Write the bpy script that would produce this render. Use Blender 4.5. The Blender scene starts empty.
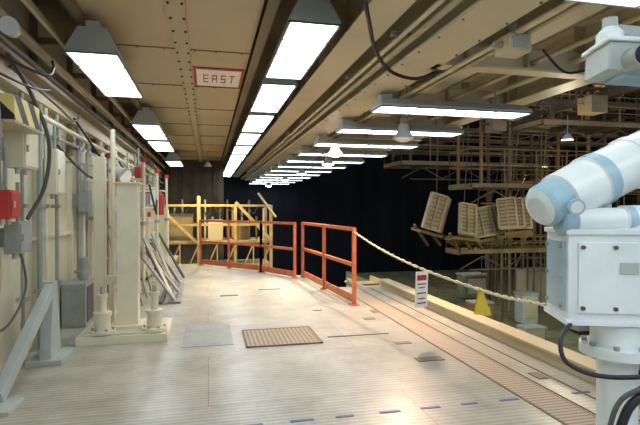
import bpy, math, random
from mathutils import Vector, Matrix, Euler
random.seed(7)
S = bpy.context.scene
S.view_settings.view_transform = 'Standard'

# ---------------------------------------------------------------- materials
def mat(name, col, rough=0.55, metal=0.0, var=0.18, scale=3.0, bump=0.0, dirt=None, emit=0, spec=0.5):
    m = bpy.data.materials.new(name); m.use_nodes = True
    nt = m.node_tree; N = nt.nodes; L = nt.links
    b = N['Principled BSDF']
    b.inputs['Roughness'].default_value = rough
    b.inputs['Metallic'].default_value = metal
    b.inputs['Specular IOR Level'].default_value = spec
    tc = N.new('ShaderNodeTexCoord')
    n = N.new('ShaderNodeTexNoise'); n.inputs['Scale'].default_value = scale
    n.inputs['Detail'].default_value = 6
    L.new(tc.outputs['Object'], n.inputs['Vector'])
    r = N.new('ShaderNodeValToRGB')
    d = dirt if dirt else tuple(c*(1-var*1.6) for c in col)
    r.color_ramp.elements[0].position = 0.35; r.color_ramp.elements[0].color = (*d, 1)
    r.color_ramp.elements[1].position = 0.62; r.color_ramp.elements[1].color = (*col, 1)
    L.new(n.outputs['Fac'], r.inputs['Fac'])
    L.new(r.outputs['Color'], b.inputs['Base Color'])
    if bump:
        bp = N.new('ShaderNodeBump'); bp.inputs['Strength'].default_value = bump
        bp.inputs['Distance'].default_value = 0.01
        L.new(n.outputs['Fac'], bp.inputs['Height']); L.new(bp.outputs['Normal'], b.inputs['Normal'])
    if emit:
        b.inputs['Emission Color'].default_value = (*col, 1)
        b.inputs['Emission Strength'].default_value = emit
    return m

M = {}
M['wall']   = mat('wall_cream_paint', (0.68,0.64,0.47), 0.45, var=0.08, scale=1.6)
M['cream']  = mat('cream_paint', (0.73,0.70,0.53), 0.40, var=0.07, scale=3)
M['ceil']   = mat('ceiling_tan_plate', (0.56,0.46,0.30), 0.5, var=0.08, scale=0.9)
M['tan']    = mat('tan_steel', (0.52,0.44,0.28), 0.5, var=0.07, scale=1.5)
M['tanlt']  = mat('tan_steel_light', (0.70,0.62,0.43), 0.42, var=0.06, scale=1.5)
M['brown']  = mat('brown_steel', (0.23,0.175,0.105), 0.6, var=0.15, scale=2)
M['dkbrown']= mat('dark_brown_steel', (0.07,0.05,0.03), 0.7, var=0.3, scale=3)
M['rig']    = mat('rigging_brown', (0.10,0.075,0.045), 0.6, var=0.3, scale=1.5)
M['rigt']   = mat('rigging_tan', (0.27,0.21,0.12), 0.55, var=0.2, scale=1.5)
M['rigy']   = mat('rigging_ochre', (0.27,0.17,0.055), 0.6, var=0.3, scale=1.5)
M['panel']  = mat('access_panel_tan', (0.44,0.35,0.20), 0.5, var=0.15, scale=2)
M['hood']   = mat('grey_hood', (0.42,0.47,0.46), 0.4, var=0.08)
M['grey']   = mat('grey_paint', (0.33,0.36,0.34), 0.45, var=0.12, scale=5)
M['dkgrey'] = mat('dark_grey', (0.09,0.09,0.09), 0.5, var=0.2)
M['black']  = mat('black_rubber', (0.014,0.016,0.022), 0.45, var=0.2)
M['orange'] = mat('orange_rail_paint', (0.60,0.14,0.04), 0.4, var=0.15, scale=8)
M['yellow'] = mat('yellow_paint', (0.55,0.38,0.14), 0.45, var=0.2, scale=4)
M['cyellow']= mat('caution_yellow', (0.70,0.50,0.03), 0.5, var=0.08)
M['red']    = mat('red_paint', (0.50,0.03,0.025), 0.4, var=0.12)
M['white']  = mat('white_enamel', (0.78,0.84,0.86), 0.3, var=0.06, scale=6, dirt=(0.68,0.75,0.77))
M['blue']   = mat('pale_blue_enamel', (0.34,0.52,0.62), 0.35, var=0.10, scale=6)
M['paper']  = mat('sign_white', (0.92,0.90,0.84), 0.5, var=0.02)
M['rope']   = mat('rope_fibre', (0.72,0.66,0.45), 0.8, var=0.2, scale=30)
M['steel']  = mat('bare_steel', (0.45,0.45,0.43), 0.38, 0.6, var=0.15)
M['tape']   = mat('blue_tape', (0.07,0.13,0.27), 0.5, var=0.1)
M['curtain']= mat('dark_navy_curtain', (0.006,0.008,0.014), 0.85, var=0.25, scale=0.4, spec=0.2)
M['hall']   = mat('hall_dark', (0.02,0.016,0.011), 0.8, var=0.3, scale=0.6)
M['glass']  = mat('dark_lens_glass', (0.01,0.012,0.02), 0.08, var=0.1)
M['lens']   = mat('fluorescent_lens', (0.86,0.95,1.0), 0.4, var=0.02, emit=8.5)
M['bulb']   = mat('warm_bulb', (1.0,0.86,0.66), 0.4, var=0.02, emit=25)
M['plank']  = mat('plank_grey', (0.30,0.30,0.29), 0.6, var=0.25, scale=4)
M['green']  = mat('green_lit_deck', (0.20,0.22,0.13), 0.55, var=0.3, scale=2)  # greenish light on the lower floor is put into this colour

def hazard():
    m = bpy.data.materials.new('hazard_stripe'); m.use_nodes=True
    nt=m.node_tree; N=nt.nodes; L=nt.links; b=N['Principled BSDF']
    tc=N.new('ShaderNodeTexCoord'); w=N.new('ShaderNodeTexWave'); w.bands_direction='DIAGONAL'
    w.inputs['Scale'].default_value=2.2
    r=N.new('ShaderNodeValToRGB'); r.color_ramp.interpolation='CONSTANT'
    r.color_ramp.elements[0].color=(0.02,0.02,0.02,1); r.color_ramp.elements[1].color=(0.85,0.72,0.25,1); r.color_ramp.elements[1].position=0.5
    L.new(tc.outputs['Object'],w.inputs['Vector']); L.new(w.outputs['Fac'],r.inputs['Fac']); L.new(r.outputs['Color'],b.inputs['Base Color'])
    return m
M['hazard']=hazard()

def floor_mat():
    m = bpy.data.materials.new('metal_deck_floor'); m.use_nodes=True
    nt=m.node_tree; N=nt.nodes; L=nt.links; b=N['Principled BSDF']
    tc=N.new('ShaderNodeTexCoord')
    br=N.new('ShaderNodeTexBrick'); br.inputs['Scale'].default_value=1.0
    br.inputs['Brick Width'].default_value=3.1; br.inputs['Row Height'].default_value=1.25
    br.inputs['Mortar Size'].default_value=0.004; br.offset=0.5
    br.inputs['Color1'].default_value=(0.49,0.475,0.41,1); br.inputs['Color2'].default_value=(0.455,0.445,0.39,1)
    br.inputs['Mortar'].default_value=(0.26,0.23,0.18,1)
    L.new(tc.outputs['Object'],br.inputs['Vector'])
    n=N.new('ShaderNodeTexNoise'); n.inputs['Scale'].default_value=1.8; n.inputs['Detail'].default_value=11; n.inputs['Roughness'].default_value=0.72
    L.new(tc.outputs['Object'],n.inputs['Vector'])
    r=N.new('ShaderNodeValToRGB'); r.color_ramp.elements[0].position=0.3; r.color_ramp.elements[0].color=(0.62,0.60,0.56,1)
    r.color_ramp.elements[1].position=0.6; r.color_ramp.elements[1].color=(1,1,1,1)
    L.new(n.outputs['Fac'],r.inputs['Fac'])
    mx=N.new('ShaderNodeMixRGB'); mx.blend_type='MULTIPLY'; mx.inputs['Fac'].default_value=1
    L.new(br.outputs['Color'],mx.inputs['Color1']); L.new(r.outputs['Color'],mx.inputs['Color2'])
    w=N.new('ShaderNodeTexWave'); w.bands_direction='Y'; w.inputs['Scale'].default_value=6.0; w.inputs['Distortion'].default_value=0.0
    L.new(tc.outputs['Object'],w.inputs['Vector'])
    mp=N.new('ShaderNodeMapping'); mp.inputs['Scale'].default_value=(4,30,1); L.new(tc.outputs['Object'],mp.inputs['Vector'])
    n2=N.new('ShaderNodeTexNoise'); n2.inputs['Scale'].default_value=1.0; n2.inputs['Detail'].default_value=3; L.new(mp.outputs['Vector'],n2.inputs['Vector'])
    mm=N.new('ShaderNodeMath'); mm.operation='MULTIPLY'; L.new(w.outputs['Fac'],mm.inputs[0]); L.new(n2.outputs['Fac'],mm.inputs[1])
    r2=N.new('ShaderNodeValToRGB'); r2.color_ramp.elements[0].color=(0.74,0.73,0.70,1); r2.color_ramp.elements[1].position=0.35; r2.color_ramp.elements[1].color=(1,1,1,1)
    L.new(mm.outputs[0],r2.inputs['Fac'])
    mx2=N.new('ShaderNodeMixRGB'); mx2.blend_type='MULTIPLY'; mx2.inputs['Fac'].default_value=1.0
    L.new(mx.outputs['Color'],mx2.inputs['Color1']); L.new(r2.outputs['Color'],mx2.inputs['Color2'])
    L.new(mx2.outputs['Color'],b.inputs['Base Color'])
    bp=N.new('ShaderNodeBump'); bp.inputs['Strength'].default_value=0.3; bp.inputs['Distance'].default_value=0.003
    L.new(mm.outputs[0],bp.inputs['Height']); L.new(bp.outputs['Normal'],b.inputs['Normal'])
    mr=N.new('ShaderNodeMapRange'); mr.inputs['To Min'].default_value=0.46; mr.inputs['To Max'].default_value=0.22
    b.inputs['Specular IOR Level'].default_value=0.75
    L.new(n.outputs['Fac'],mr.inputs['Value']); L.new(mr.outputs['Result'],b.inputs['Roughness'])
    return m
M['floor']=floor_mat()

def grid_mat(name,c1,c2,bw,rh):
    m = bpy.data.materials.new(name); m.use_nodes=True
    nt=m.node_tree; N=nt.nodes; L=nt.links; b=N['Principled BSDF']
    tc=N.new('ShaderNodeTexCoord'); br=N.new('ShaderNodeTexBrick'); br.offset=0
    br.inputs['Scale'].default_value=1; br.inputs['Brick Width'].default_value=bw; br.inputs['Row Height'].default_value=rh
    br.inputs['Mortar Size'].default_value=min(bw,rh)*0.2
    br.inputs['Color1'].default_value=(*c1,1); br.inputs['Color2'].default_value=(*c1,1); br.inputs['Mortar'].default_value=(*c2,1)
    L.new(tc.outputs['Object'],br.inputs['Vector']); L.new(br.outputs['Color'],b.inputs['Base Color'])
    b.inputs['Roughness'].default_value=0.55
    return m
M['grate']=grid_mat('brown_grate',(0.42,0.36,0.26),(0.18,0.14,0.09),0.05,0.05)
M['strip']=grid_mat('brown_tread',(0.42,0.34,0.26),(0.22,0.17,0.12),0.3,0.045)

# ---------------------------------------------------------------- mesh builder
class B:
    def __init__(s): s.v=[]; s.f=[]; s.m=[]; s.mats=[]; s.sm=[]
    def mi(s,k):
        if k not in s.mats: s.mats.append(k)
        return s.mats.index(k)
    def add(s,vs,fs,k,smooth=False):
        o=len(s.v); s.v+= [tuple(v) for v in vs]; i=s.mi(k)
        for f in fs: s.f.append(tuple(o+a for a in f)); s.m.append(i); s.sm.append(smooth)
    def box(s,x0,x1,y0,y1,z0,z1,k):
        vs=[(x,y,z) for z in (z0,z1) for y in (y0,y1) for x in (x0,x1)]
        s.add(vs,[(0,2,3,1),(4,5,7,6),(0,1,5,4),(2,6,7,3),(0,4,6,2),(1,3,7,5)],k)
    def obox(s,c,size,rot,k):
        R=Euler(rot).to_matrix(); c=Vector(c)
        vs=[c+R@Vector((sx*size[0]/2,sy*size[1]/2,sz*size[2]/2)) for sz in(-1,1) for sy in(-1,1) for sx in(-1,1)]
        s.add(vs,[(0,2,3,1),(4,5,7,6),(0,1,5,4),(2,6,7,3),(0,4,6,2),(1,3,7,5)],k)
    def bar(s,p0,p1,w,h,k):
        p0=Vector(p0);p1=Vector(p1);d=(p1-p0);l=d.length;d.normalize()
        up=Vector((0,0,1)) if abs(d.z)<0.95 else Vector((0,1,0))
        x=d.cross(up).normalized(); z=x.cross(d)
        vs=[p+x*sx*w/2+z*sz*h/2 for p in(p0,p1) for sz in(-1,1) for sx in(-1,1)]
        s.add(vs,[(0,1,3,2),(4,6,7,5),(0,4,5,1),(2,3,7,6),(0,2,6,4),(1,5,7,3)],k)
    def cyl(s,p0,p1,r,k,r2=None,n=14):
        if r2 is None:r2=r
        p0=Vector(p0);p1=Vector(p1);d=(p1-p0).normalized()
        up=Vector((0,0,1)) if abs(d.z)<0.95 else Vector((0,1,0))
        x=d.cross(up).normalized(); z=x.cross(d)
        vs=[]
        for p,rr in((p0,r),(p1,r2)):
            for i in range(n):
                a=2*math.pi*i/n; vs.append(p+(x*math.cos(a)+z*math.sin(a))*rr)
        s.add(vs,[(i,(i+1)%n,n+(i+1)%n,n+i) for i in range(n)],k,True)
        s.add(vs[:n],[tuple(range(n))[::-1]],k); s.add(vs[n:],[tuple(range(n))],k)
    def lathe(s,p0,d,prof,n=32):
        p0=Vector(p0); d=Vector(d).normalized()
        for (t0,r0,k),(t1,r1,_) in zip(prof[:-1],prof[1:]):
            if abs(t1-t0)<1e-6: t1+=1e-4
            s.cyl(p0+d*t0,p0+d*t1,r0,k,r2=r1,n=n)
    def tube(s,pts,r,k,n=8,sub=6):
        P=[Vector(p) for p in pts]
        if sub and len(P)>2:
            Q=[]
            for i in range(len(P)-1):
                a=P[max(i-1,0)];b=P[i];c=P[i+1];d=P[min(i+2,len(P)-1)]
                for j in range(sub):
                    t=j/sub
                    Q.append(0.5*((2*b)+(c-a)*t+(2*a-5*b+4*c-d)*t*t+(3*b-a-3*c+d)*t**3))
            Q.append(P[-1]); P=Q
        vs=[]; x=None
        for i,p in enumerate(P):
            d=(P[min(i+1,len(P)-1)]-P[max(i-1,0)]).normalized()
            if x is None:
                up=Vector((0,0,1)) if abs(d.z)<0.9 else Vector((0,1,0)); x=d.cross(up).normalized()
            else: x=(x-d*x.dot(d)).normalized()
            z=x.cross(d)
            for j in range(n):
                a=2*math.pi*j/n; vs.append(p+(x*math.cos(a)+z*math.sin(a))*r)
        fs=[]
        for i in range(len(P)-1):
            for j in range(n): fs.append((i*n+j,i*n+(j+1)%n,(i+1)*n+(j+1)%n,(i+1)*n+j))
        s.add(vs,fs,k,True)
    def prism(s,poly,y0,y1,k,axis='Y'):
        n=len(poly)
        if axis=='Y': vs=[(a,y0,b) for a,b in poly]+[(a,y1,b) for a,b in poly]
        elif axis=='X': vs=[(y0,a,b) for a,b in poly]+[(y1,a,b) for a,b in poly]
        else: vs=[(a,b,y0) for a,b in poly]+[(a,b,y1) for a,b in poly]
        s.add(vs,[(i,(i+1)%n,n+(i+1)%n,n+i) for i in range(n)]+[tuple(range(n))[::-1],tuple(range(n,2*n))],k)
    def ibeam(s,x,w,z0,z1,y0,y1,k,t=0.02):
        s.box(x-w/2,x+w/2,y0,y1,z0,z0+t,k); s.box(x-w/2,x+w/2,y0,y1,z1-t,z1,k)
        s.box(x-t/2,x+t/2,y0,y1,z0+t,z1-t,k)
    def done(s,name,bevel=0):
        me=bpy.data.meshes.new(name); me.from_pydata(s.v,[],s.f)
        for k in s.mats: me.materials.append(M[k])
        for p,i,sm in zip(me.polygons,s.m,s.sm): p.material_index=i; p.use_smooth=sm
        me.update(); o=bpy.data.objects.new(name,me); S.collection.objects.link(o)
        if bevel:
            b=o.modifiers.new('bevel','BEVEL'); b.width=bevel; b.segments=2; b.limit_method='ANGLE'
        return o

# ---------------------------------------------------------------- floor
b=B()
outline=[(-1.85,-3),(3.2,-3),(3.2,8.7),(2.36,8.9),(2.18,10.5),(1.9,10.75),(-0.15,13.45),(-0.9,13.6),(-0.9,16),(-1.85,16)]
b.prism(outline,-0.15,0.0,'floor','Z')
b.done('floor')
b=B()
b.box(2.42,2.72,-3,8.3,0.001,0.006,'strip')
for x in (2.40,2.73,2.95): b.box(x,x+0.012,-3,8.6,0.001,0.008,'brown')
b.done('tread_strip')
b=B(); b.box(0.42,1.22,5.25,5.95,0.001,0.012,'grate')
for x in(0.40,1.22): b.box(x,x+0.02,5.23,5.97,0.001,0.016,'brown')
for y in(5.23,5.95): b.box(0.40,1.24,y,y+0.02,0.001,0.016,'brown')
b.done('floor_grate')
b=B(); b.box(-0.28,0.27,5.4,6.35,0.001,0.004,'grey'); b.done('floor_sheen_patch')  # grey sheen on the deck, painted as a thin coloured slab
b=B()
for x0,x1,y0,y1 in((2.0,2.28,4.38,4.5),(1.35,2.1,5.45,5.47),(2.02,2.2,5.0,5.08),(2.05,2.2,6.2,6.3),(0.2,0.5,8.4,8.48),(0.9,1.3,8.9,8.96),(2.82,2.92,3.7,3.86),(2.3,2.38,6.6,6.75),(1.5,1.62,6.9,6.95)):
    b.box(x0,x1,y0,y1,0.001,0.008,'brown')
b.done('floor_hatch_covers')
b=B()
x=-0.1
while x<2.9:
    b.box(x,x+0.13+random.random()*0.06,3.34,3.372,0.001,0.004,'tape'); x+=0.33
b.done('blue_tape_dashes')
b=B(); b.box(3.2,3.3,-3,8.75,-0.2,0.13,'tan'); b.box(3.14,3.36,-3,8.75,0.13,0.15,'tan')
for i in range(14): b.box(3.3,3.42,-2.6+i*0.8,-2.55+i*0.8,-0.25,0.1,'tan')
b.done('trim_1')

# ---------------------------------------------------------------- orange guard rails
def rail(pts,name,mids):
    b=B(); H=1.17
    for i in range(len(pts)-1):
        p,q=Vector((*pts[i],0)),Vector((*pts[i+1],0))
        for z in(H,0.62): b.bar(p+Vector((0,0,z)),q+Vector((0,0,z)),0.045,0.055,'orange')
        b.bar(p+Vector((0,0,0.09)),q+Vector((0,0,0.09)),0.02,0.12,'orange')
        n=mids[i]
        for j in range(n+1):
            c=p.lerp(q,j/n)
            b.box(c.x-0.028,c.x+0.028,c.y-0.028,c.y+0.028,0,H+0.02,'orange')
            b.box(c.x-0.07,c.x+0.07,c.y-0.07,c.y+0.07,0,0.015,'orange')
    return b.done(name)
rail([(2.20,7.2),(2.00,10.35)],'orange_guard_rail',[2])
rail([(1.8,10.2),(1.21,11.4),(-0.2,13.2)],'orange_guard_rail',[1,2])

# ---------------------------------------------------------------- rope + signs
b=B()
rp=[(2.20,7.2,1.13),(2.26,6.2,0.95),(2.3,5.0,0.83),(2.35,3.7,0.775),(2.4,3.1,0.79),(2.5,2.45,0.79),(2.62,1.9,0.86)]
P=[Vector(p) for p in rp]
for ph in(0,math.pi):
    pts=[]; n=260
    for i in range(n+1):
        u=i/n*(len(P)-1); k=min(int(u),len(P)-2); f=u-k
        a=P[max(k-1,0)];bb=P[k];c=P[k+1];d=P[min(k+2,len(P)-1)]
        q=0.5*((2*bb)+(c-a)*f+(2*a-5*bb+4*c-d)*f*f+(3*bb-a-3*c+d)*f**3)
        an=i*0.55+ph; pts.append(q+Vector((math.cos(an)*.008,0,math.sin(an)*.008)))
    b.tube(pts,0.009,'rope',n=6,sub=0)
b.box(2.6,2.65,1.86,1.91,0,0.95,'orange'); b.box(2.54,2.71,1.8,1.97,0,0.02,'orange')
b.done('rope_barrier')
b=B()
b.obox((2.3,4.98,0.60),(0.17,0.006,0.40),(0.05,0,0.25),'paper')
b.obox((2.3,4.973,0.73),(0.13,0.006,0.06),(0.05,0,0.25),'red')
for i,z in enumerate((0.66,0.62,0.56,0.50,0.45)):
    b.obox((2.3,4.974,z),(0.12-0.03*(i%2),0.006,0.012),(0.05,0,0.25),'red' if i%2 else 'dkgrey')
b.tube([(2.24,4.98,0.79),(2.25,4.99,0.83),(2.3,5.0,0.835),(2.35,4.99,0.83),(2.36,5.0,0.79)],0.004,'black')
b.done('danger_sign')
b=B()
b.prism([(2.29,3.86),(2.42,3.81),(2.43,3.84),(2.30,3.89)],0.56,0.575,'cyellow','Z')
b.add([(2.29,3.87,0.56),(2.42,3.82,0.56),(2.365,3.86,0.80),(2.335,3.86,0.80)],[(0,1,2,3)],'cyellow')
b.add([(2.30,3.90,0.56),(2.43,3.85,0.56),(2.365,3.87,0.80),(2.335,3.87,0.80)],[(0,1,2,3)],'cyellow')
b.done('yellow_caution_flag')

# ---------------------------------------------------------------- ceiling
b=B(); b.box(-1.85,4.6,-3,30,3.75,3.85,'brown'); b.done('ceiling')
b=B()
b.box(-1.15,-0.36,-1,30,3.36,3.40,'ceil')
b.box(-0.2,0.5,-1,30,3.36,3.40,'ceil')
b.box(-0.36,-0.2,-1,30,3.30,3.36,'tan')
b.box(-1.22,-1.15,-1,30,3.28,3.42,'brown')
for i in range(60):
    y=2+i*0.35
    for x in(-0.34,-0.22): b.cyl((x,y,3.285),(x,y,3.30),0.012,'dkbrown',n=6)
for i in range(16):
    y=2.4+i*1.75
    b.box(-1.15,-0.36,y,y+0.015,3.35,3.36,'brown'); b.box(-0.2,0.5,y,y+0.015,3.35,3.36,'brown')
    for x in(-.15,0.1,.4,-.5,-.8,-1.05): b.cyl((x,y+.06,3.352),(x,y+.06,3.362),.012,'brown',n=6)
b.done('ceiling_panel')
b=B()
b.box(-0.19,0.49,6.6,7.6,3.345,3.359,'red'); b.box(-0.15,0.45,6.67,7.53,3.340,3.346,'paper')
def seg(x0,x1,y0,y1): b.box(x0,x1,y0,y1,3.335,3.341,'red')
for k,x in enumerate((-0.06,0.06,0.18,0.30)):
    w_=0.07; t=0.014; ya,yb,yc=6.9,7.1,7.30
    seg(x,x+w_,ya,ya+.04)
    if k!=3: seg(x,x+w_,yb-.02,yb+.02)
    if k in(0,2): seg(x,x+w_,yc-.04,yc)
    if k==0: seg(x,x+t,ya,yc)
    if k==1: seg(x,x+t,ya,yc); seg(x+w_-t,x+w_,ya,yc)
    if k==2: seg(x,x+t,ya,yb); seg(x+w_-t,x+w_,yb,yc)
    if k==3: seg(x+w_/2-t/2,x+w_/2+t/2,ya,yc)
b.done('ceiling_sign')

b=B(); b.ibeam(1.42,0.34,3.12,3.7,0.5,30,'tanlt')
for i in range(22): b.box(1.25,1.41,1+i*1.3,1.02+i*1.3,3.14,3.68,'tan'); b.box(1.43,1.59,1+i*1.3,1.02+i*1.3,3.14,3.68,'tan')
b.done('ceiling_girder')
b=B(); b.box(1.95,2.25,0.5,30,2.98,3.7,'tanlt'); b.box(1.88,2.32,0.5,30,2.95,2.98,'tanlt')
for i in range(50):
    for x in(1.91,2.29): b.cyl((x,1+i*.4,2.94),(x,1+i*.4,2.95),.012,'brown',n=6)
b.done('ceiling_girder')
b=B(); b.ibeam(2.95,0.3,3.1,3.65,0.3,30,'tanlt'); b.done('ceiling_girder')
b=B(); b.ibeam(4.35,0.3,3.0,3.65,0.3,30,'tanlt')
for i in range(20): b.box(4.2,4.5,1+i*1.3,1.02+i*1.3,3.02,3.63,'tan')
b.done('ceiling_girder')
b=B(); b.ibeam(0.56,0.1,3.28,3.7,0.5,30,'brown'); b.done('ceiling_girder')
for i in range(15):
    y=4.6+i*1.75
    b=B(); b.box(2.25,4.5,y,y+0.03,2.98,3.2,'tanlt'); b.box(2.25,4.5,y-0.08,y+0.10,2.95,2.98,'tanlt')
    for x in(2.6,3.3,4.0): b.box(x,x+.02,y-.07,y,2.98,3.18,'tan')
    b.done('ceiling_cross_beam')
b=B()
for x,z,r,k in((1.70,3.05,0.022,'tanlt'),(1.78,3.02,0.03,'tan'),(1.84,3.07,0.018,'grey'),(2.45,2.93,0.025,'tanlt'),(2.55,2.93,0.02,'tan'),(3.4,3.05,.03,'tan'),(3.9,3.1,.04,'tanlt')):
    b.cyl((x,0.3,z),(x,28,z),r,k,n=8)
for i in range(18): b.box(1.64,1.88,1.2+i*1.5,1.26+i*1.5,3.09,3.12,'grey')
b.done('ceiling_conduits')
b=B()
b.box(2.38,2.58,3.5,3.7,2.78,2.92,'tanlt'); b.box(2.41,2.55,3.485,3.5,2.80,2.90,'hood'); b.cyl((2.48,3.6,2.92),(2.48,3.6,3.2),0.03,'grey')
b.cyl((2.30,3.6,2.85),(2.66,3.6,2.85),0.025,'grey')
b.done('ceiling_junction_box')
b=B(); b.tube([(0.95,3.2,3.1),(1.12,3.45,3.10),(1.25,3.7,3.0),(1.45,4.1,2.90),(1.75,4.5,2.84),(2.1,4.7,2.84),(2.35,4.7,2.93)],0.018,'black')
b.tube([(3.0,3.9,2.95),(3.3,4.0,2.8),(3.6,4.1,2.85),(4.1,4.3,3.0)],0.012,'black')
b.done('hanging_cable')

# ---------------------------------------------------------------- fluorescent fixtures, plus unseen ones added for fill
def fixture(cx,cy,z,L,w,axis,h=0.2):
    b=B()
    def T(l,t,zz): return (cx+t,cy+l,zz) if axis=='Y' else (cx+l,cy+t,zz)
    def hexa(l0,l1,t0,t1,z0,z1,k):
        vs=[T(l,t,q) for q in(z0,z1) for l in(l0,l1) for t in(t0,t1)]
        b.add(vs,[(0,2,3,1),(4,5,7,6),(0,1,5,4),(2,6,7,3),(0,4,6,2),(1,3,7,5)],k)
    a=L/2; c=w/2
    bot=[T(-a,-c,z),T(-a,c,z),T(a,c,z),T(a,-c,z)]
    mid=[T(-a,-c,z+0.035),T(-a,c,z+0.035),T(a,c,z+0.035),T(a,-c,z+0.035)]
    top=[T(-a+.04,-c*.55,z+h),T(-a+.04,c*.55,z+h),T(a-.04,c*.55,z+h),T(a-.04,-c*.55,z+h)]
    vs=bot+mid+top
    fs=[(i,(i+1)%4,4+(i+1)%4,4+i) for i in range(4)]+[(4+i,4+(i+1)%4,8+(i+1)%4,8+i) for i in range(4)]+[(8,9,10,11)]
    b.add(vs,fs,'hood')
    r=0.018
    hexa(-a,a,-c,-c+r,z-.004,z+.01,'hood'); hexa(-a,a,c-r,c,z-.004,z+.01,'hood')
    hexa(-a,-a+r,-c,c,z-.004,z+.01,'hood'); hexa(a-r,a,-c,c,z-.004,z+.01,'hood')
    for k in(1,2,3):
        l=-a+L*k/4; hexa(l-.012,l+.012,-c,c,z-.006,z+.01,'hood')
    hexa(-a+r,a-r,-c+r,c-r,z+.006,z+.012,'lens')
    for l in(-a*.6,a*.6):
        p=T(l,0,z+h); b.cyl(p,(p[0],p[1],min(z+h+.25,3.34)),0.012,'grey',n=6)
    hexa(-a+.05,-a+.2,-.06,.06,z+h,z+h+.06,'hood')
    return b.done('fluorescent_light')
for i in range(-3,10): fixture(0.91,5.05+i*2.15-(0.45 if i<0 else 0),3.1,1.85,0.46,'Y',0.24)  # negative indices: unseen fixtures added overhead and behind the camera for fill
for y in(-1.5,1.2,5.85,9.9,12.1,16.7,20.9,24): fixture(-1.06,y,2.95,1.85,0.47,'Y',0.26)
for i in list(range(-4,-1))+list(range(13)): fixture(3.1,5.80+i*1.75,2.74,2.1,0.42,'X',.12)  # negative indices: added out of view to light the pan-tilt unit

def bell(x,y,z,zt,lit=True,energy=60,col=(1,0.72,0.42),aim=None,size=2.1):
    b=B()
    prof=[(0.03,0.22),(0.07,0.20),(0.09,0.1),(0.13,0.04),(0.17,0.0)]
    n=20
    for (r0,z0),(r1,z1) in zip(prof[:-1],prof[1:]): b.cyl((x,y,z+z0),(x,y,z+z1),r0,'hood',r2=r1,n=n)
    b.lathe((x,y,z),(0,0,-1),[(-.002,.15,'bulb' if lit else 'paper'),(.02,.13,'bulb' if lit else 'paper'),(.05,.06,'bulb')],n=n)
    b.cyl((x,y,z+.2),(x,y,z+.30),0.045,'grey'); b.cyl((x,y,z+.3),(x,y,zt),0.012,'grey',n=6)
    o=b.done('bell_lamp')
    l=bpy.data.lights.new('lamp_beam','SPOT'); l.energy=energy; l.color=col; l.spot_size=size; l.spot_blend=0.9; l.shadow_soft_size=0.12
    lo=bpy.data.objects.new('lamp_beam',l); lo.location=(x,y,z-.09); S.collection.objects.link(lo); lo.parent=o
    if aim:
        d=Vector(aim)-Vector((x,y,z-.09)); lo.rotation_euler=d.to_track_quat('-Z','Y').to_euler()
bell(2.80,6.68,2.52,2.90,False,520,(1,0.66,0.44),(2.2,5.8,0),2.0)
bell(2.45,9.3,2.56,2.93,True,900,(1,0.76,0.50),(0.9,8.9,0),1.5)
bell(2.95,11.9,2.60,3.1,True,240,(1,.75,.5))
bell(2.95,15.4,2.60,3.1,True,160)
bell(2.95,18.9,2.60,3.1,True,160)
bell(2.95,24.2,2.60,3.1,True,100)

# ---------------------------------------------------------------- left wall
b=B(); b.box(-1.95,-1.85,-3,30,-0.15,3.85,'wall')
for i in range(18):
    y=0.4+i*1.35; b.box(-1.85,-1.79,y,y+0.08,0,3.1,'cream')
b.box(-1.85,-1.72,-3,30,2.62,2.78,'tan'); b.box(-1.85,-1.6,-3,30,2.78,2.82,'brown')
b.box(-1.85,-1.80,-3,16,1.15,1.19,'cream')
b.done('wall_left')
b=B()
for x,z,r,k in((-1.62,3.05,0.05,'tanlt'),(-1.45,3.2,0.035,'tan'),(-1.68,2.92,0.03,'grey'),(-1.3,3.45,0.06,'brown'),(-1.68,2.45,0.03,'cream'),(-1.74,2.33,0.02,'grey'),(-1.5,2.9,0.02,'brown'),(-1.38,3.1,.02,'tan')):
    b.cyl((x,0.5,z),(x,26,z),r,k,n=10)
for i in range(16): b.box(-1.8,-1.25,1.5+i*1.4,1.56+i*1.4,3.25,3.31,'brown'); b.box(-1.83,-1.77,1.5+i*1.4,1.56+i*1.4,2.2,3.7,'brown')
b.done('wall_pipes')
b=B()
for y,k,r in((3.7,'grey',0.02),(3.85,'cream',0.03),(5.2,'grey',0.018),(5.7,'grey',0.03),(5.9,'cream',0.02),(6.3,'grey',.022),(7.3,'grey',0.03),(7.5,'cream',0.04),(7.75,'grey',0.02),(8.6,'tanlt',0.05),(9.2,'dkgrey',.03),(10,'cream',0.04),(11.2,'cream',0.06)):
    b.cyl((-1.74,y,0.0),(-1.74,y,2.6),r,k,n=10)
    for z in(0.6,1.5,2.3): b.box(-1.79,-1.70,y-r-.02,y+r+.02,z,z+.04,'steel')
b.done('vertical_conduits')
b=B(); b.box(-1.79,-1.7,7.9,8.5,0.05,2.3,'cream'); b.box(-1.7,-1.67,7.95,8.45,0.1,1.1,'wall'); b.box(-1.7,-1.67,7.95,8.45,1.2,2.2,'wall'); b.box(-1.67,-1.62,8.38,8.42,1.1,1.25,'steel'); b.done('door_1')

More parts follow.
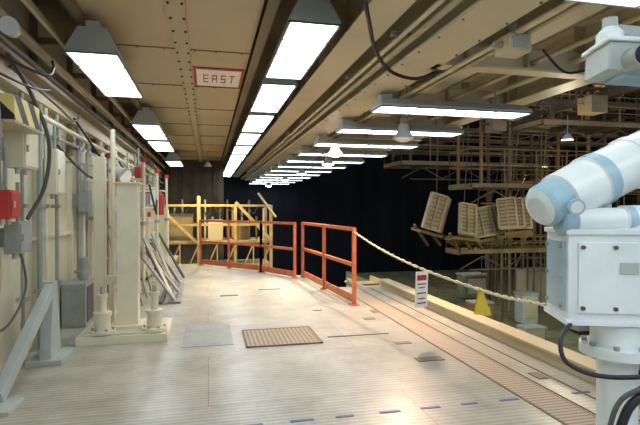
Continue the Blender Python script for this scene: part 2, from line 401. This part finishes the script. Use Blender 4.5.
def ebox(x,y,z,w,h,d,k,name='electrical_box'):
    b=B(); b.box(-1.79,x-d,y-w*.3,y+w*.3,z-h*.3,z+h*.3,'grey'); b.box(x-d,x,y-w/2,y+w/2,z-h/2,z+h/2,k)
    b.box(x,x+.012,y-w/2+.015,y+w/2-.015,z-h/2+.015,z+h/2-.015,k)
    b.box(x+.012,x+.03,y-w/2+.03,y-w/2+.05,z-.03,z+.03,'steel')
    for s_ in(-1,1): b.cyl((x-d/2,y+s_*w*.25,z-h/2-.05),(x-d/2,y+s_*w*.25,z-h/2),0.022,'steel',n=8)
    b.cyl((x-d/2,y,z+h/2),(x-d/2,y,z+h/2+.35),0.018,'grey',n=8)
    return b.done(name,0.006)
ebox(-1.55,4.85,2.02,0.36,0.34,0.16,'cream')
ebox(-1.58,4.55,1.53,0.22,0.24,0.14,'red','fire_alarm_box')
ebox(-1.6,4.85,1.24,0.3,0.28,0.12,'grey')
ebox(-1.62,6.0,1.9,0.3,0.5,0.12,'cream')
ebox(-1.5,8.9,1.9,0.3,0.35,0.2,'red','fire_alarm_box')
ebox(-1.45,10.4,1.95,0.4,0.6,0.25,'cream')
ebox(-1.4,13.4,1.9,0.3,0.3,0.2,'red','fire_alarm_box')
ebox(-1.6,7.25,1.6,0.3,0.3,0.1,'grey')
ebox(-1.5,9.7,1.2,0.3,0.3,0.15,'hood')
ebox(-1.5,11.4,2.2,0.3,0.3,0.15,'hood')
ebox(-1.2,9.5,2.15,0.2,0.2,0.1,'red','fire_alarm_box')
ebox(-1.15,11.5,1.7,0.3,0.4,0.1,'white')
b=B(); n=40
ring=[(-1.74,4.3+0.36*math.cos(t*2*math.pi/n),0.95+0.42*math.sin(t*2*math.pi/n)) for t in range(n+1)]
b.tube(ring,0.022,'tan',sub=0); b.cyl((-1.8,4.3,0.95),(-1.755,4.3,0.95),0.35,'wall',n=36); b.cyl((-1.755,4.3,0.95),(-1.70,4.3,0.95),0.06,'grey')
b.done('round_access_hatch')
b=B()
b.tube([(-1.62,3.6,2.9),(-1.5,3.9,2.45),(-1.52,4.1,2.1),(-1.6,4.3,1.8),(-1.62,4.4,1.65)],0.013,'grey')
b.tube([(-1.62,4.5,2.8),(-1.5,4.8,2.45),(-1.46,5.05,2.1),(-1.5,5.05,1.7),(-1.6,4.9,1.4)],0.018,'dkgrey')
b.tube([(-1.6,4.2,2.25),(-1.5,4.5,2.2),(-1.5,4.8,2.25),(-1.6,5.2,2.45)],0.012,'dkgrey')
b.tube([(-1.6,4.75,1.1),(-1.55,4.7,0.8),(-1.58,4.4,0.55),(-1.7,4.2,0.5)],0.010,'dkgrey')
b.tube([(-1.7,4.8,2.75),(-1.5,5.4,2.55),(-1.5,6.1,2.5),(-1.6,6.8,2.7)],0.013,'dkgrey')
b.tube([(-1.65,4.0,2.7),(-1.35,4.5,2.62),(-1.35,4.8,2.75),(-1.5,5.3,2.95)],0.013,'black')
b.tube([(-1.65,3.6,2.55),(-1.45,4.4,2.5),(-1.45,5.0,2.6),(-1.6,5.6,2.75)],0.010,'black')
b.tube([(-1.65,6.0,2.2),(-1.5,7.0,1.9),(-1.5,8.0,2.2),(-1.55,9.0,2.1)],0.014,'black')
b.tube([(-1.5,9.0,2.3),(-1.3,9.6,1.9),(-1.35,10.3,2.1),(-1.45,10.9,2.5)],0.016,'dkgrey')
b.tube([(-1.6,6.5,2.6),(-1.4,6.9,2.2),(-1.4,7.3,2.1),(-1.5,7.6,1.6)],0.014,'black')
b.tube([(-1.0,9.0,1.9),(-.95,9.6,1.4),(-1.0,10.2,1.6),(-1.0,10.8,2.1)],0.018,'black')
b.done('wall_cables')
b=B(); b.box(-1.70,-1.44,4.15,4.72,2.17,2.37,'hazard'); b.box(-1.85,-1.42,4.1,4.77,2.15,2.17,'tan'); b.box(-1.85,-1.70,4.2,4.3,2.17,2.35,'grey'); b.done('hazard_striped_bumper')
b=B(); b.cyl((-1.38,3.9,2.80),(-1.5,4.3,2.90),0.055,'cream'); b.cyl((-1.36,3.83,2.78),(-1.38,3.9,2.80),0.065,'steel'); b.bar((-1.5,4.2,2.88),(-1.85,4.2,2.88),0.04,0.04,'grey'); b.done('wall_floodlight')

b=B(); b.box(-1.4,-0.45,5.7,6.5,0,0.09,'cream'); b.box(-1.36,-0.5,5.74,6.46,0.09,0.11,'wall')
b.box(-1.03,-0.80,5.98,6.2,0.11,1.78,'cream'); b.box(-1.1,-0.74,5.9,6.28,0.11,0.15,'cream'); b.box(-1.06,-0.77,5.95,6.23,1.78,1.8,'tanlt')
b.box(-0.80,-0.795,6.0,6.18,0.5,1.5,'wall')
b.box(-1.3,-1.18,6.1,6.25,0.11,2.1,'wall'); b.box(-1.3,-1.03,6.12,6.17,0.6,0.7,'cream')
b.cyl((-1.12,6.3,0.11),(-1.12,6.3,2.45),0.028,'cream')
b.done('support_column',0.006)
def jack(x,y):
    b=B(); b.cyl((x,y,0.11),(x,y,0.14),0.14,'cream',n=20)
    for i in range(6):
        a=i*math.pi/3; b.cyl((x+.11*math.cos(a),y+.11*math.sin(a),0.14),(x+.11*math.cos(a),y+.11*math.sin(a),0.165),0.013,'steel',n=6)
    b.cyl((x,y,0.14),(x,y,0.30),0.085,'cream',n=18); b.cyl((x,y,0.30),(x,y,0.34),0.1,'cream',n=18)
    b.cyl((x,y,0.34),(x,y,0.50),0.04,'cream'); b.cyl((x,y,0.50),(x,y,0.54),0.06,'tanlt'); b.cyl((x,y,0.54),(x,y,0.62),0.025,'steel')
    return b.done('screw_jack')
jack(-1.15,5.83); jack(-0.60,5.85)
b=B()
b.bar((-1.5,5.2,0.72),(-1.55,4.1,0.06),0.08,0.11,'hood'); b.box(-1.68,-1.36,5.05,5.5,0.0,0.05,'hood')
b.prism([(5.1,0.05),(5.45,0.05),(5.32,0.78),(5.2,0.78)],-1.57,-1.47,'hood','X'); b.box(-1.7,-1.4,3.9,4.2,0,0.03,'hood')
b.bar((-1.5,5.3,0.35),(-1.79,5.3,0.35),0.05,0.05,'hood')
b.done('hinge_bracket',0.005)
b=B(); b.box(-1.78,-1.5,6.6,7.2,0,0.55,'grey'); b.box(-1.5,-1.49,6.65,7.15,0.05,0.5,'dkgrey'); b.cyl((-1.6,6.95,0.55),(-1.6,6.95,0.85),0.06,'grey'); b.done('equipment_cabinet',0.01)
for (x,y,w,h,k) in((-1.3,9.3,0.7,1.0,'cream'),(-1.2,10.6,0.9,1.3,'tanlt'),(-1.2,12.2,0.8,0.9,'cream'),(-1.1,13.6,0.9,1.5,'tanlt')):
    b=B(); b.box(-1.78,x,y,y+w,0.06,h,k); b.box(x,x+.015,y+.05,y+w-.05,.12,h-.06,'cream'); b.box(-1.78,x-.03,y+.03,y+w-.03,0,.06,'dkgrey')
    b.box(x+.015,x+.04,y+w*.8,y+w*.8+.02,h*.5,h*.5+.12,'steel'); b.cyl((x-.2,y+.3,h),(x-.2,y+.3,h+.5),.04,'red' if k=='cream' else 'grey'); b.done('equipment_cabinet',0.008)
for y,x,hh in((7.4,-1.35,2.2),(9.0,-1.1,2.3),(10.3,-1.0,2.2),(12,-0.95,2.2)):
    b=B(); b.cyl((x,y,0),(x,y,hh),0.03,'cream'); b.cyl((x,y,0),(x,y,.03),.1,'cream'); b.cyl((x,y,hh),(x,y,hh+.08),.045,'red'); b.bar((x,y,hh-.3),(-1.79,y,hh-.3),.04,.04,'cream')
    b.cyl((x,y,1.2),(x,y,1.26),.055,'steel'); b.done('standpipe')
for x,y,z in((-1.55,7.6,1.15),(-1.3,8.75,0.9),(-1.0,11.0,1.35)):
    b=B(); b.cyl((x,y,z),(x,y,z+.42),.075,'red',n=18); b.cyl((x,y,z+.42),(x,y,z+.48),.075,'red',r2=.03,n=18); b.cyl((x,y,z+.48),(x,y,z+.54),.02,'steel'); b.bar((x-.02,y,z+.55),(x+.1,y,z+.57),.02,.015,'black')
    b.tube([(x,y,z+.52),(x+.09,y,z+.45),(x+.1,y,z+.2)],.01,'black'); b.bar((x-.07,y,z+.2),(-1.79,y,z+.2),.03,.05,'steel'); b.done('fire_extinguisher')
b=B(); b.cyl((-1.25,6.9,2.02),(-1.05,6.75,1.92),0.05,'hood',r2=0.1); b.cyl((-1.05,6.75,1.92),(-1.045,6.745,1.918),0.09,'paper'); b.bar((-1.25,6.9,2.02),(-1.79,6.9,2.1),.03,.03,'grey'); b.done('wall_floodlight')
b=B()
ks=('plank','grey','dkgrey','plank','brown','grey','plank','brown','tan','dkgrey')
for i in range(10):
    y=8.0+i*0.3; b.bar((-0.50-0.06*(i%3),y,0.02),(-1.02-0.04*(i%4),y+0.25+.1*(i%3),0.70+0.10*(i*7%4)),0.06,0.03,ks[i])
for i in range(4): b.bar((-0.45-.09*i,7.9,0.02+.0*i),(-0.5-.09*i,10.0+.2*i,0.03),.06,.03,ks[(i*3)%10])
b.done('leaning_planks')
b=B()
for i in range(9):
    y=6.9+i*0.3; b.cyl((-1.02+.05*(i%2),y,0.01),(-1.45,y+0.3,1.6+.15*(i%3)),0.014,ks[i],n=8)
b.done('leaning_rods')

# ---------------------------------------------------------------- yellow work platform at far end
b=B()
for x in(-1.5,-0.3,0.9,2.1): 
    for y in(16.6,18.2): b.box(x-.05,x+.05,y-.05,y+.05,-5,1.9 if x<0.5 else 1.6,'yellow')
for z in(0.35,0.9,1.55):
    b.box(-1.5,2.1,16.57,16.63,z,z+.07,'yellow'); b.box(-1.5,2.1,18.15,18.21,z,z+.06,'yellow')
b.box(-1.5,2.1,16.6,18.2,0.3,0.36,'yellow'); b.box(-1.5,2.1,16.6,18.2,-0.5,-0.4,'yellow')
for i in range(12): b.bar((-1.5+i*.3,16.55,-0.4),(-1.2+i*.3,16.55,0.3) if i%2 else (-1.5+i*.3,16.55,0.3),.04,.04,'yellow')
b.bar((0.9,16.5,1.7),(2.1,16.5,0.4),.06,.1,'yellow'); b.bar((1.65,16.5,2.0),(2.25,16.5,1.2),.3,.05,'tanlt')
b.bar((-1.4,16.5,1.4),(-0.4,16.5,0.4),.05,.08,'yellow')
b.box(-1.3,-0.5,16.9,17.6,0.36,1.3,'rigt'); b.box(0.0,0.5,17,17.6,0.36,1.1,'tan'); b.box(1.0,1.4,17,17.6,0.36,0.9,'rigy')
for i in range(14): b.cyl((-1.4+i*.26,17.8,0.36),(-1.4+i*.26,17.8,1.2+.3*(i%3)),.035,('rigy','cream','grey','brown')[i%4],n=8)
for i in range(8): b.tube([(-1.4+i*.4,17.7,1.6),(-1.2+i*.4,17.6,1.2+.1*(i%3)),(-1.0+i*.4,17.7,1.7)],.02,'black')
b.done('yellow_work_platform')
b=B(); b.box(-1.85,0.6,19.5,19.6,-5,3.75,'rig')
for i in range(5): b.box(-1.6+i*.45,-1.4+i*.45,19.4,19.5,0,3,'dkbrown')
b.done('wall_back')

# ---------------------------------------------------------------- hall
b=B(); b.box(-2,26,-6,31,-5.2,-5,'hall'); b.done('floor')
b=B(); b.box(-2,26,30,30.2,-5,12,'hall'); b.done('wall_far')
b=B(); b.box(26,26.2,-6,31,-5,12,'hall'); b.done('wall_right')
b=B(); b.box(4.6,26,-6,31,12,12.2,'hall'); b.done('ceiling')
b=B(); vs=[];n=110
for i in range(n+1):
    x=0.62+i*17/n; y=26+0.03*math.sin(i*0.9)+0.03*math.sin(i*0.37)
    vs+=[(x,y,-5),(x,y,9)]
fs=[(2*i,2*i+2,2*i+3,2*i+1) for i in range(n)]
b.add(vs,fs,'curtain',True); b.cyl((0.7,26,9),(17.6,26,9),.05,'dkgrey'); b.done('dark_curtain')

b=B()
b.box(3.75,4.5,0.5,13,-0.62,-0.55,'tan'); b.box(3.75,3.82,0.5,13,-0.85,-0.45,'tan'); b.box(4.43,4.5,0.5,13,-0.9,-0.4,'tan')
for i in range(8): b.bar((3.3,1+i*1.5,-0.3),(3.8,1.3+i*1.5,-0.7),.06,.06,'tan')
for i in range(9): b.box(3.8,4.45,1+i*1.4,1.05+i*1.4,-0.55,-0.5,'brown')
for i in range(5): b.box(4.2,4.3,1+i*2.5,1.1+i*2.5,-5,-0.62,'tan')
b.done('lower_walkway')
b=B(); b.box(7,18,9,24,-2.0,-1.85,'green')
b.box(6.9,7.05,9,24,-2.1,-1.75,'tan'); b.box(7,18,8.9,9.1,-2.1,-1.75,'tan')
for i in range(6): b.box(7,7.1,9+i*2.8,9.1+i*2.8,-5,-2,'rig')
b.done('lower_deck')

def catwalk(x0,x1,y0,y1,z,k='tanlt',hr=1.05,step=1.0,hang=None,k2='rig'):
    b=B(); b.box(x0,x1,y0,y1,z,z+.04,k2)
    t=.06
    b.box(x0,x1,y0-.04,y0,z-t,z+t,k); b.box(x0,x1,y1,y1+.04,z-t,z+t,k)
    b.box(x0-.04,x0,y0,y1,z-t,z+t,k); b.box(x1,x1+.04,y0,y1,z-t,z+t,k)
    nx=max(1,int((x1-x0)/step)); ny=max(1,int((y1-y0)/step))
    for i in range(nx+1):
        x=x0+(x1-x0)*i/nx
        for y in(y0,y1): b.cyl((x,y,z),(x,y,z+hr),.018,k,n=6)
        b.box(x-.03,x+.03,y0,y1,z-.10,z,k2)
    for j in range(ny+1):
        y=y0+(y1-y0)*j/ny
        for x in(x0,x1): b.cyl((x,y,z),(x,y,z+hr),.018,k,n=6)
    for q in(hr,hr*.55):
        for y in(y0,y1): b.cyl((x0,y,z+q),(x1,y,z+q),.018,k,n=6)
        for x in(x0,x1): b.cyl((x,y0,z+q),(x,y1,z+q),.018,k,n=6)
    m=max(2,int((x1-x0)/0.7))
    for i in range(m):
        xa=x0+(x1-x0)*i/m; xb=x0+(x1-x0)*(i+1)/m
        b.bar((xa,y0,z-.14 if i%2 else z-.5),(xb,y0,z-.5 if i%2 else z-.14),.03,.03,k2)
    b.box(x0+.3,x1,y0-.02,y0+.02,z-.54,z-.5,k2)
    if hang:
        for x in(x0+.3,x1-.3):
            for y in(y0,y1): b.box(x-.035,x+.035,y-.035,y+.035,z,hang,k2)
    return b.done('access_catwalk')
catwalk(6.0,11,14.5,16,2.95,'rigt',hang=8)
catwalk(7.3,11.5,12.5,13.8,2.15,'rigt',hang=5,k2='rigy')
catwalk(7.0,12,12.6,13.4,0.25,'rigy',hr=0.4)
catwalk(8.5,14,14,16,4.9,'rigy',hang=9)
catwalk(8.3,13,10.8,12,3.7,'rigt',hang=9)
catwalk(11,16,12,14,1.4,'rigy',hang=6)
catwalk(9,13.5,9.6,10.6,-0.2,'rigy')
catwalk(13,18,17,19,2.6,'rigy',hang=9)
catwalk(9.5,16,18,19,6.3,'rigy',hang=10)

def folded(x,y,z,w,h,tilt,roll,yaw,k='panel'):
    b=B(); R=Euler((tilt,roll,yaw)).to_matrix(); c=Vector((x,y,z))
    def part(px,py,pz,sx,sy,sz,kk):
        vs=[c+R@Vector((px+a*sx/2,py+bb*sy/2,pz+d*sz/2)) for d in(-1,1) for bb in(-1,1) for a in(-1,1)]
        b.add(vs,[(0,2,3,1),(4,5,7,6),(0,1,5,4),(2,6,7,3),(0,4,6,2),(1,3,7,5)],kk)
    for s_ in(0,0.16,0.32):
        part(s_,s_,0,w,.04,h,k)
        part(s_-w/2,s_-.05,0,.05,.10,h,k); part(s_+w/2,s_-.05,0,.05,.10,h,k)
        part(s_,s_-.05,-h/2,w,.10,.05,k); part(s_,s_-.05,h/2,w,.10,.05,k)
        for i in range(1,8): part(s_,s_-.03,-h/2+h*i/8,w,.02,.03,'brown')
        part(s_,s_-.05,0,.03,.06,h,k)
    part(0.2,0.35,-h/2-.12,w*1.5,.5,.08,'rigy')
    for dx in(-.3,.1,.5): b.bar(c+R@Vector((dx,.3,-h/2)),c+Vector((dx+.5,.8,-h/2-.5)),.06,.06,'rigy')
    b.cyl(c+R@Vector((0,.1,h/2)),c+Vector((.3,.4,h/2+2.2)),.012,'dkgrey',n=6)
    return b.done('folded_access_platform')
folded(5.95,12.1,1.40,0.50,0.95,0.1,0.25,0.15)
folded(6.80,11.9,1.20,0.55,0.80,-0.1,0.12,0.25)
folded(7.50,12.3,1.10,0.55,0.80,-0.1,-0.20,-0.3)
folded(7.85,11.6,1.35,0.45,0.80,-0.2,-0.12,-0.7)

b=B()
for i in range(80):
    y=12+random.random()*11; x=max(7.3,0.60*y)+random.random()*9; z=-1.85+random.random()*2
    h=random.choice((1,2,3,6)); r=random.choice((.02,.03,.05))
    k=random.choice(('rig','rigt','rigy','dkbrown','rig'))
    b.cyl((x,y,-1.85),(x,y,z+h),r,k,n=8)
    b.bar((x,y,z+h),(x+random.uniform(-.5,2),y,z+h),.04,.04,k)
    if i%2: b.bar((x,y,z+h*.5),(x+random.uniform(0,1.2),y+.5,z+h),.03,.03,k)
b.done('pipe_rack')
b=B()
for i in range(70):
    y=8+random.random()*9; x=max(5.2,0.52*y)+random.random()*7; z=3.4+random.random()*3.4
    k=random.choice(('rig','rigy','dkbrown','rigt','rig'))
    b.cyl((x,y,z),(x+random.uniform(1,4),y+random.uniform(-.3,.3),z),random.choice((.02,.035,.05)),k,n=8)
    b.cyl((x,y,z),(x,y,11.9),.02,'rig',n=6)
    if i%3==0: b.box(x+.2,x+.6,y-.2,y+.2,z-.2,z+.15,random.choice(('rigt','rigy','rig')))
    if i%4==0: b.tube([(x,y,z),(x+.5,y,z-.5),(x+1.1,y,z-.4),(x+1.5,y,z)],.02,'black')
for i in range(6): b.box(5.0+i*1.5,5.12+i*1.5,6,24,4.2+.4*(i%3),4.4+.4*(i%3),'rig')
for i in range(7): b.box(4.7,16,8+i*2.2,8.1+i*2.2,4.0,4.15,'rig')
b.done('overhead_pipework')
for (x,y,w,h,k) in((8.6,12,.5,.9,'hood'),(7.4,12.5,.6,.6,'rigy'),(10.5,14.3,1,1.2,'tan'),(9,15.8,.9,.9,'green'),(7.5,10.3,.5,.4,'tan'),(9.5,10.9,.7,.9,'grey')):
    b=B(); b.box(x,x+w,y,y+w*.7,-1.75,-1.85+h,k); b.box(x-.03,x+w+.03,y-.03,y+w*.7+.03,-1.85+h,-1.8+h,'grey'); b.box(x+.1,x+w-.1,y-.02,y,-1.6,-1.95+h,'tan')
    for dx in(.05,w-.1): b.box(x+dx,x+dx+.05,y+.02,y+.1,-1.85,-1.75,'black')
    b.done('equipment_cart')

# ---------------------------------------------------------------- right foreground CCTV pan-tilt unit
b=B()
px,py=1.645,1.675
b.cyl((px,py,0),(px,py,0.04),0.2,'white',n=28)
b.cyl((px,py,0.04),(px,py,0.90),0.075,'white',n=28)
b.cyl((px,py,0.90),(px,py,0.94),0.14,'white',n=28); b.cyl((px,py,0.94),(px,py,1.03),0.10,'white',n=28)
for i in range(8):
    a=i*math.pi/4; b.cyl((px+.12*math.cos(a),py+.12*math.sin(a),.94),(px+.12*math.cos(a),py+.12*math.sin(a),.955),.012,'steel',n=6)
yaw=-0.36
Rm=Matrix.Rotation(yaw,3,'Z')
def W(qx,qy,qz): return Vector((1.60,1.72,1.225))+Rm@Vector((qx,qy,qz))
def rbox(qx,qy,qz,sx,sy,sz,k): b.obox(W(qx,qy,qz),(sx,sy,sz),(0,0,yaw),k)
rbox(0,0,0,0.34,0.26,0.34,'white'); rbox(0,0,0.18,0.36,0.28,0.02,'white'); rbox(0,0,-0.18,0.36,0.28,0.02,'white')
rbox(0.0,-0.135,0,0.27,0.012,0.28,'white')
rbox(-.175,0,0,.012,.2,.28,'blue')
for sx in(-.12,0,.12):
    for sz in(-.12,.12): b.cyl(W(sx,-.14,sz),W(sx,-.15,sz),.009,'dkgrey',n=6)
for sz in(-.12,0,.12): b.cyl(W(-.18,.08,sz),W(-.19,.08,sz),.009,'steel',n=6); b.cyl(W(-.18,-.08,sz),W(-.19,-.08,sz),.009,'steel',n=6)
b.obox(W(.05,-.145,.04),(.07,.004,.045),(0,0,yaw),'hood')
b.done('pan_tilt_camera_pedestal',0.016)
b=B()
a0=Vector((1.31,1.72,1.50)); a1=Vector((1.95,1.78,1.76)); d=(a1-a0)
b.lathe(a0,d,[(-.012,.05,'white'),(0,.075,'blue'),(0.02,.088,'blue'),(.09,.094,'blue'),(.10,.094,'white'),(.105,.104,'white'),(.27,.108,'white'),(.275,.116,'blue'),(.33,.116,'blue'),(.335,.110,'white'),(.50,.110,'white'),(.505,.117,'white'),(.54,.117,'white'),(.545,.110,'white'),(.72,.110,'white')],n=40)
b.cyl((1.385,1.61,1.505),(1.381,1.598,1.503),.032,'blue',n=20); b.cyl((1.381,1.598,1.503),(1.380,1.595,1.502),.024,'white',n=20)
b.lathe((1.38,1.70,1.445),(1,-.18,0.02),[(0,.045,'blue'),(.01,.058,'blue'),(.06,.058,'white'),(.065,.052,'white'),(.26,.052,'white'),(.265,.06,'blue'),(.30,.06,'white'),(.40,.06,'white')])
b.obox((1.60,1.74,1.50),(0.1,0.05,0.2),(0,0,-.2),'white'); b.obox((1.58,1.73,1.415),(0.26,0.2,0.03),(0,0,yaw),'white')
b.done('camera_housing')
b=B()
b.cyl((2.14,1.85,0),(2.14,1.85,2.4),.04,'hood'); b.cyl((2.14,1.85,0),(2.14,1.85,.03),.12,'hood'); b.bar((2.14,1.85,2.3),(1.8,1.85,2.3),.05,.05,'hood')
b.obox((1.84,1.78,2.13),(0.34,0.22,0.12),(0,0.08,-.3),'hood'); b.obox((1.84,1.78,2.20),(0.36,0.25,0.02),(0,0.08,-.3),'white'); b.obox((1.84,1.78,2.065),(0.2,0.15,0.02),(0,0.08,-.3),'blue')
b.cyl((1.74,1.70,2.12),(1.72,1.62,2.12),.05,'grey',n=20); b.cyl((1.72,1.62,2.12),(1.719,1.616,2.12),.042,'glass',n=20)
b.lathe((1.72,1.8,2.21),(0,0,1),[(0,.055,'white'),(.05,.055,'white'),(.08,.03,'hood'),(.12,.03,'hood')])
b.done('surveillance_camera',0.006)
b=B()
b.tube([(1.42,1.66,1.05),(1.33,1.62,0.99),(1.33,1.58,0.91),(1.45,1.52,0.87),(1.7,1.48,0.88),(1.95,1.55,0.92)],.009,'black')
b.tube([(1.9,1.5,.80),(1.68,1.44,.84),(1.53,1.42,.84),(1.45,1.44,.76),(1.42,1.47,.5),(1.48,1.52,.03)],.016,'black')
b.tube([(1.9,1.5,.84),(1.66,1.43,.88),(1.50,1.42,.86),(1.42,1.46,.76),(1.40,1.5,.4),(1.46,1.55,.03)],.009,'dkgrey')
b.done('camera_cables')

# ---------------------------------------------------------------- added fill lights in the hall
def pt(x,y,z,e,col=(1,.72,.42),kind='POINT',name='hall_fill_light'):  # added light under a made-up shade, brightens the background
    b=B(); b.cyl((x,y,z),(x,y,z+.12),.12,'hood',r2=.05); b.cyl((x,y,z+.12),(x,y,z+.5),.01,'grey',n=6); o=b.done(name)
    l=bpy.data.lights.new('fill_light',kind); l.energy=e; l.color=col; l.shadow_soft_size=.15
    if kind=='SPOT': l.spot_size=2.6; l.spot_blend=.6
    q=bpy.data.objects.new('fill_light',l); q.location=(x,y,z-.2); S.collection.objects.link(q); q.parent=o
pt(0.0,15.6,2.8,420,(1,.78,.45),'SPOT'); pt(7.2,8.6,2.9,95,(1,.85,.62)); pt(10,12,6.2,120,(1,.8,.55)); pt(8.6,10.6,.4,50,(.9,1,.6)); pt(12,15.5,3.0,80,(1,.8,.5)); pt(14,10,3.6,80); pt(10,17,1,60)

w=bpy.data.worlds.new('world'); S.world=w; w.use_nodes=True
w.node_tree.nodes['Background'].inputs[0].default_value=(0.85,0.93,1.0,1); w.node_tree.nodes['Background'].inputs[1].default_value=0.75

cam=bpy.data.cameras.new('camera'); cam.lens=27.34; cam.sensor_width=36; cam.clip_end=200
co=bpy.data.objects.new('camera',cam); co.location=(0,0,1.5); co.rotation_euler=(math.radians(90-.53),0,math.radians(-12.98)); S.collection.objects.link(co); S.camera=co
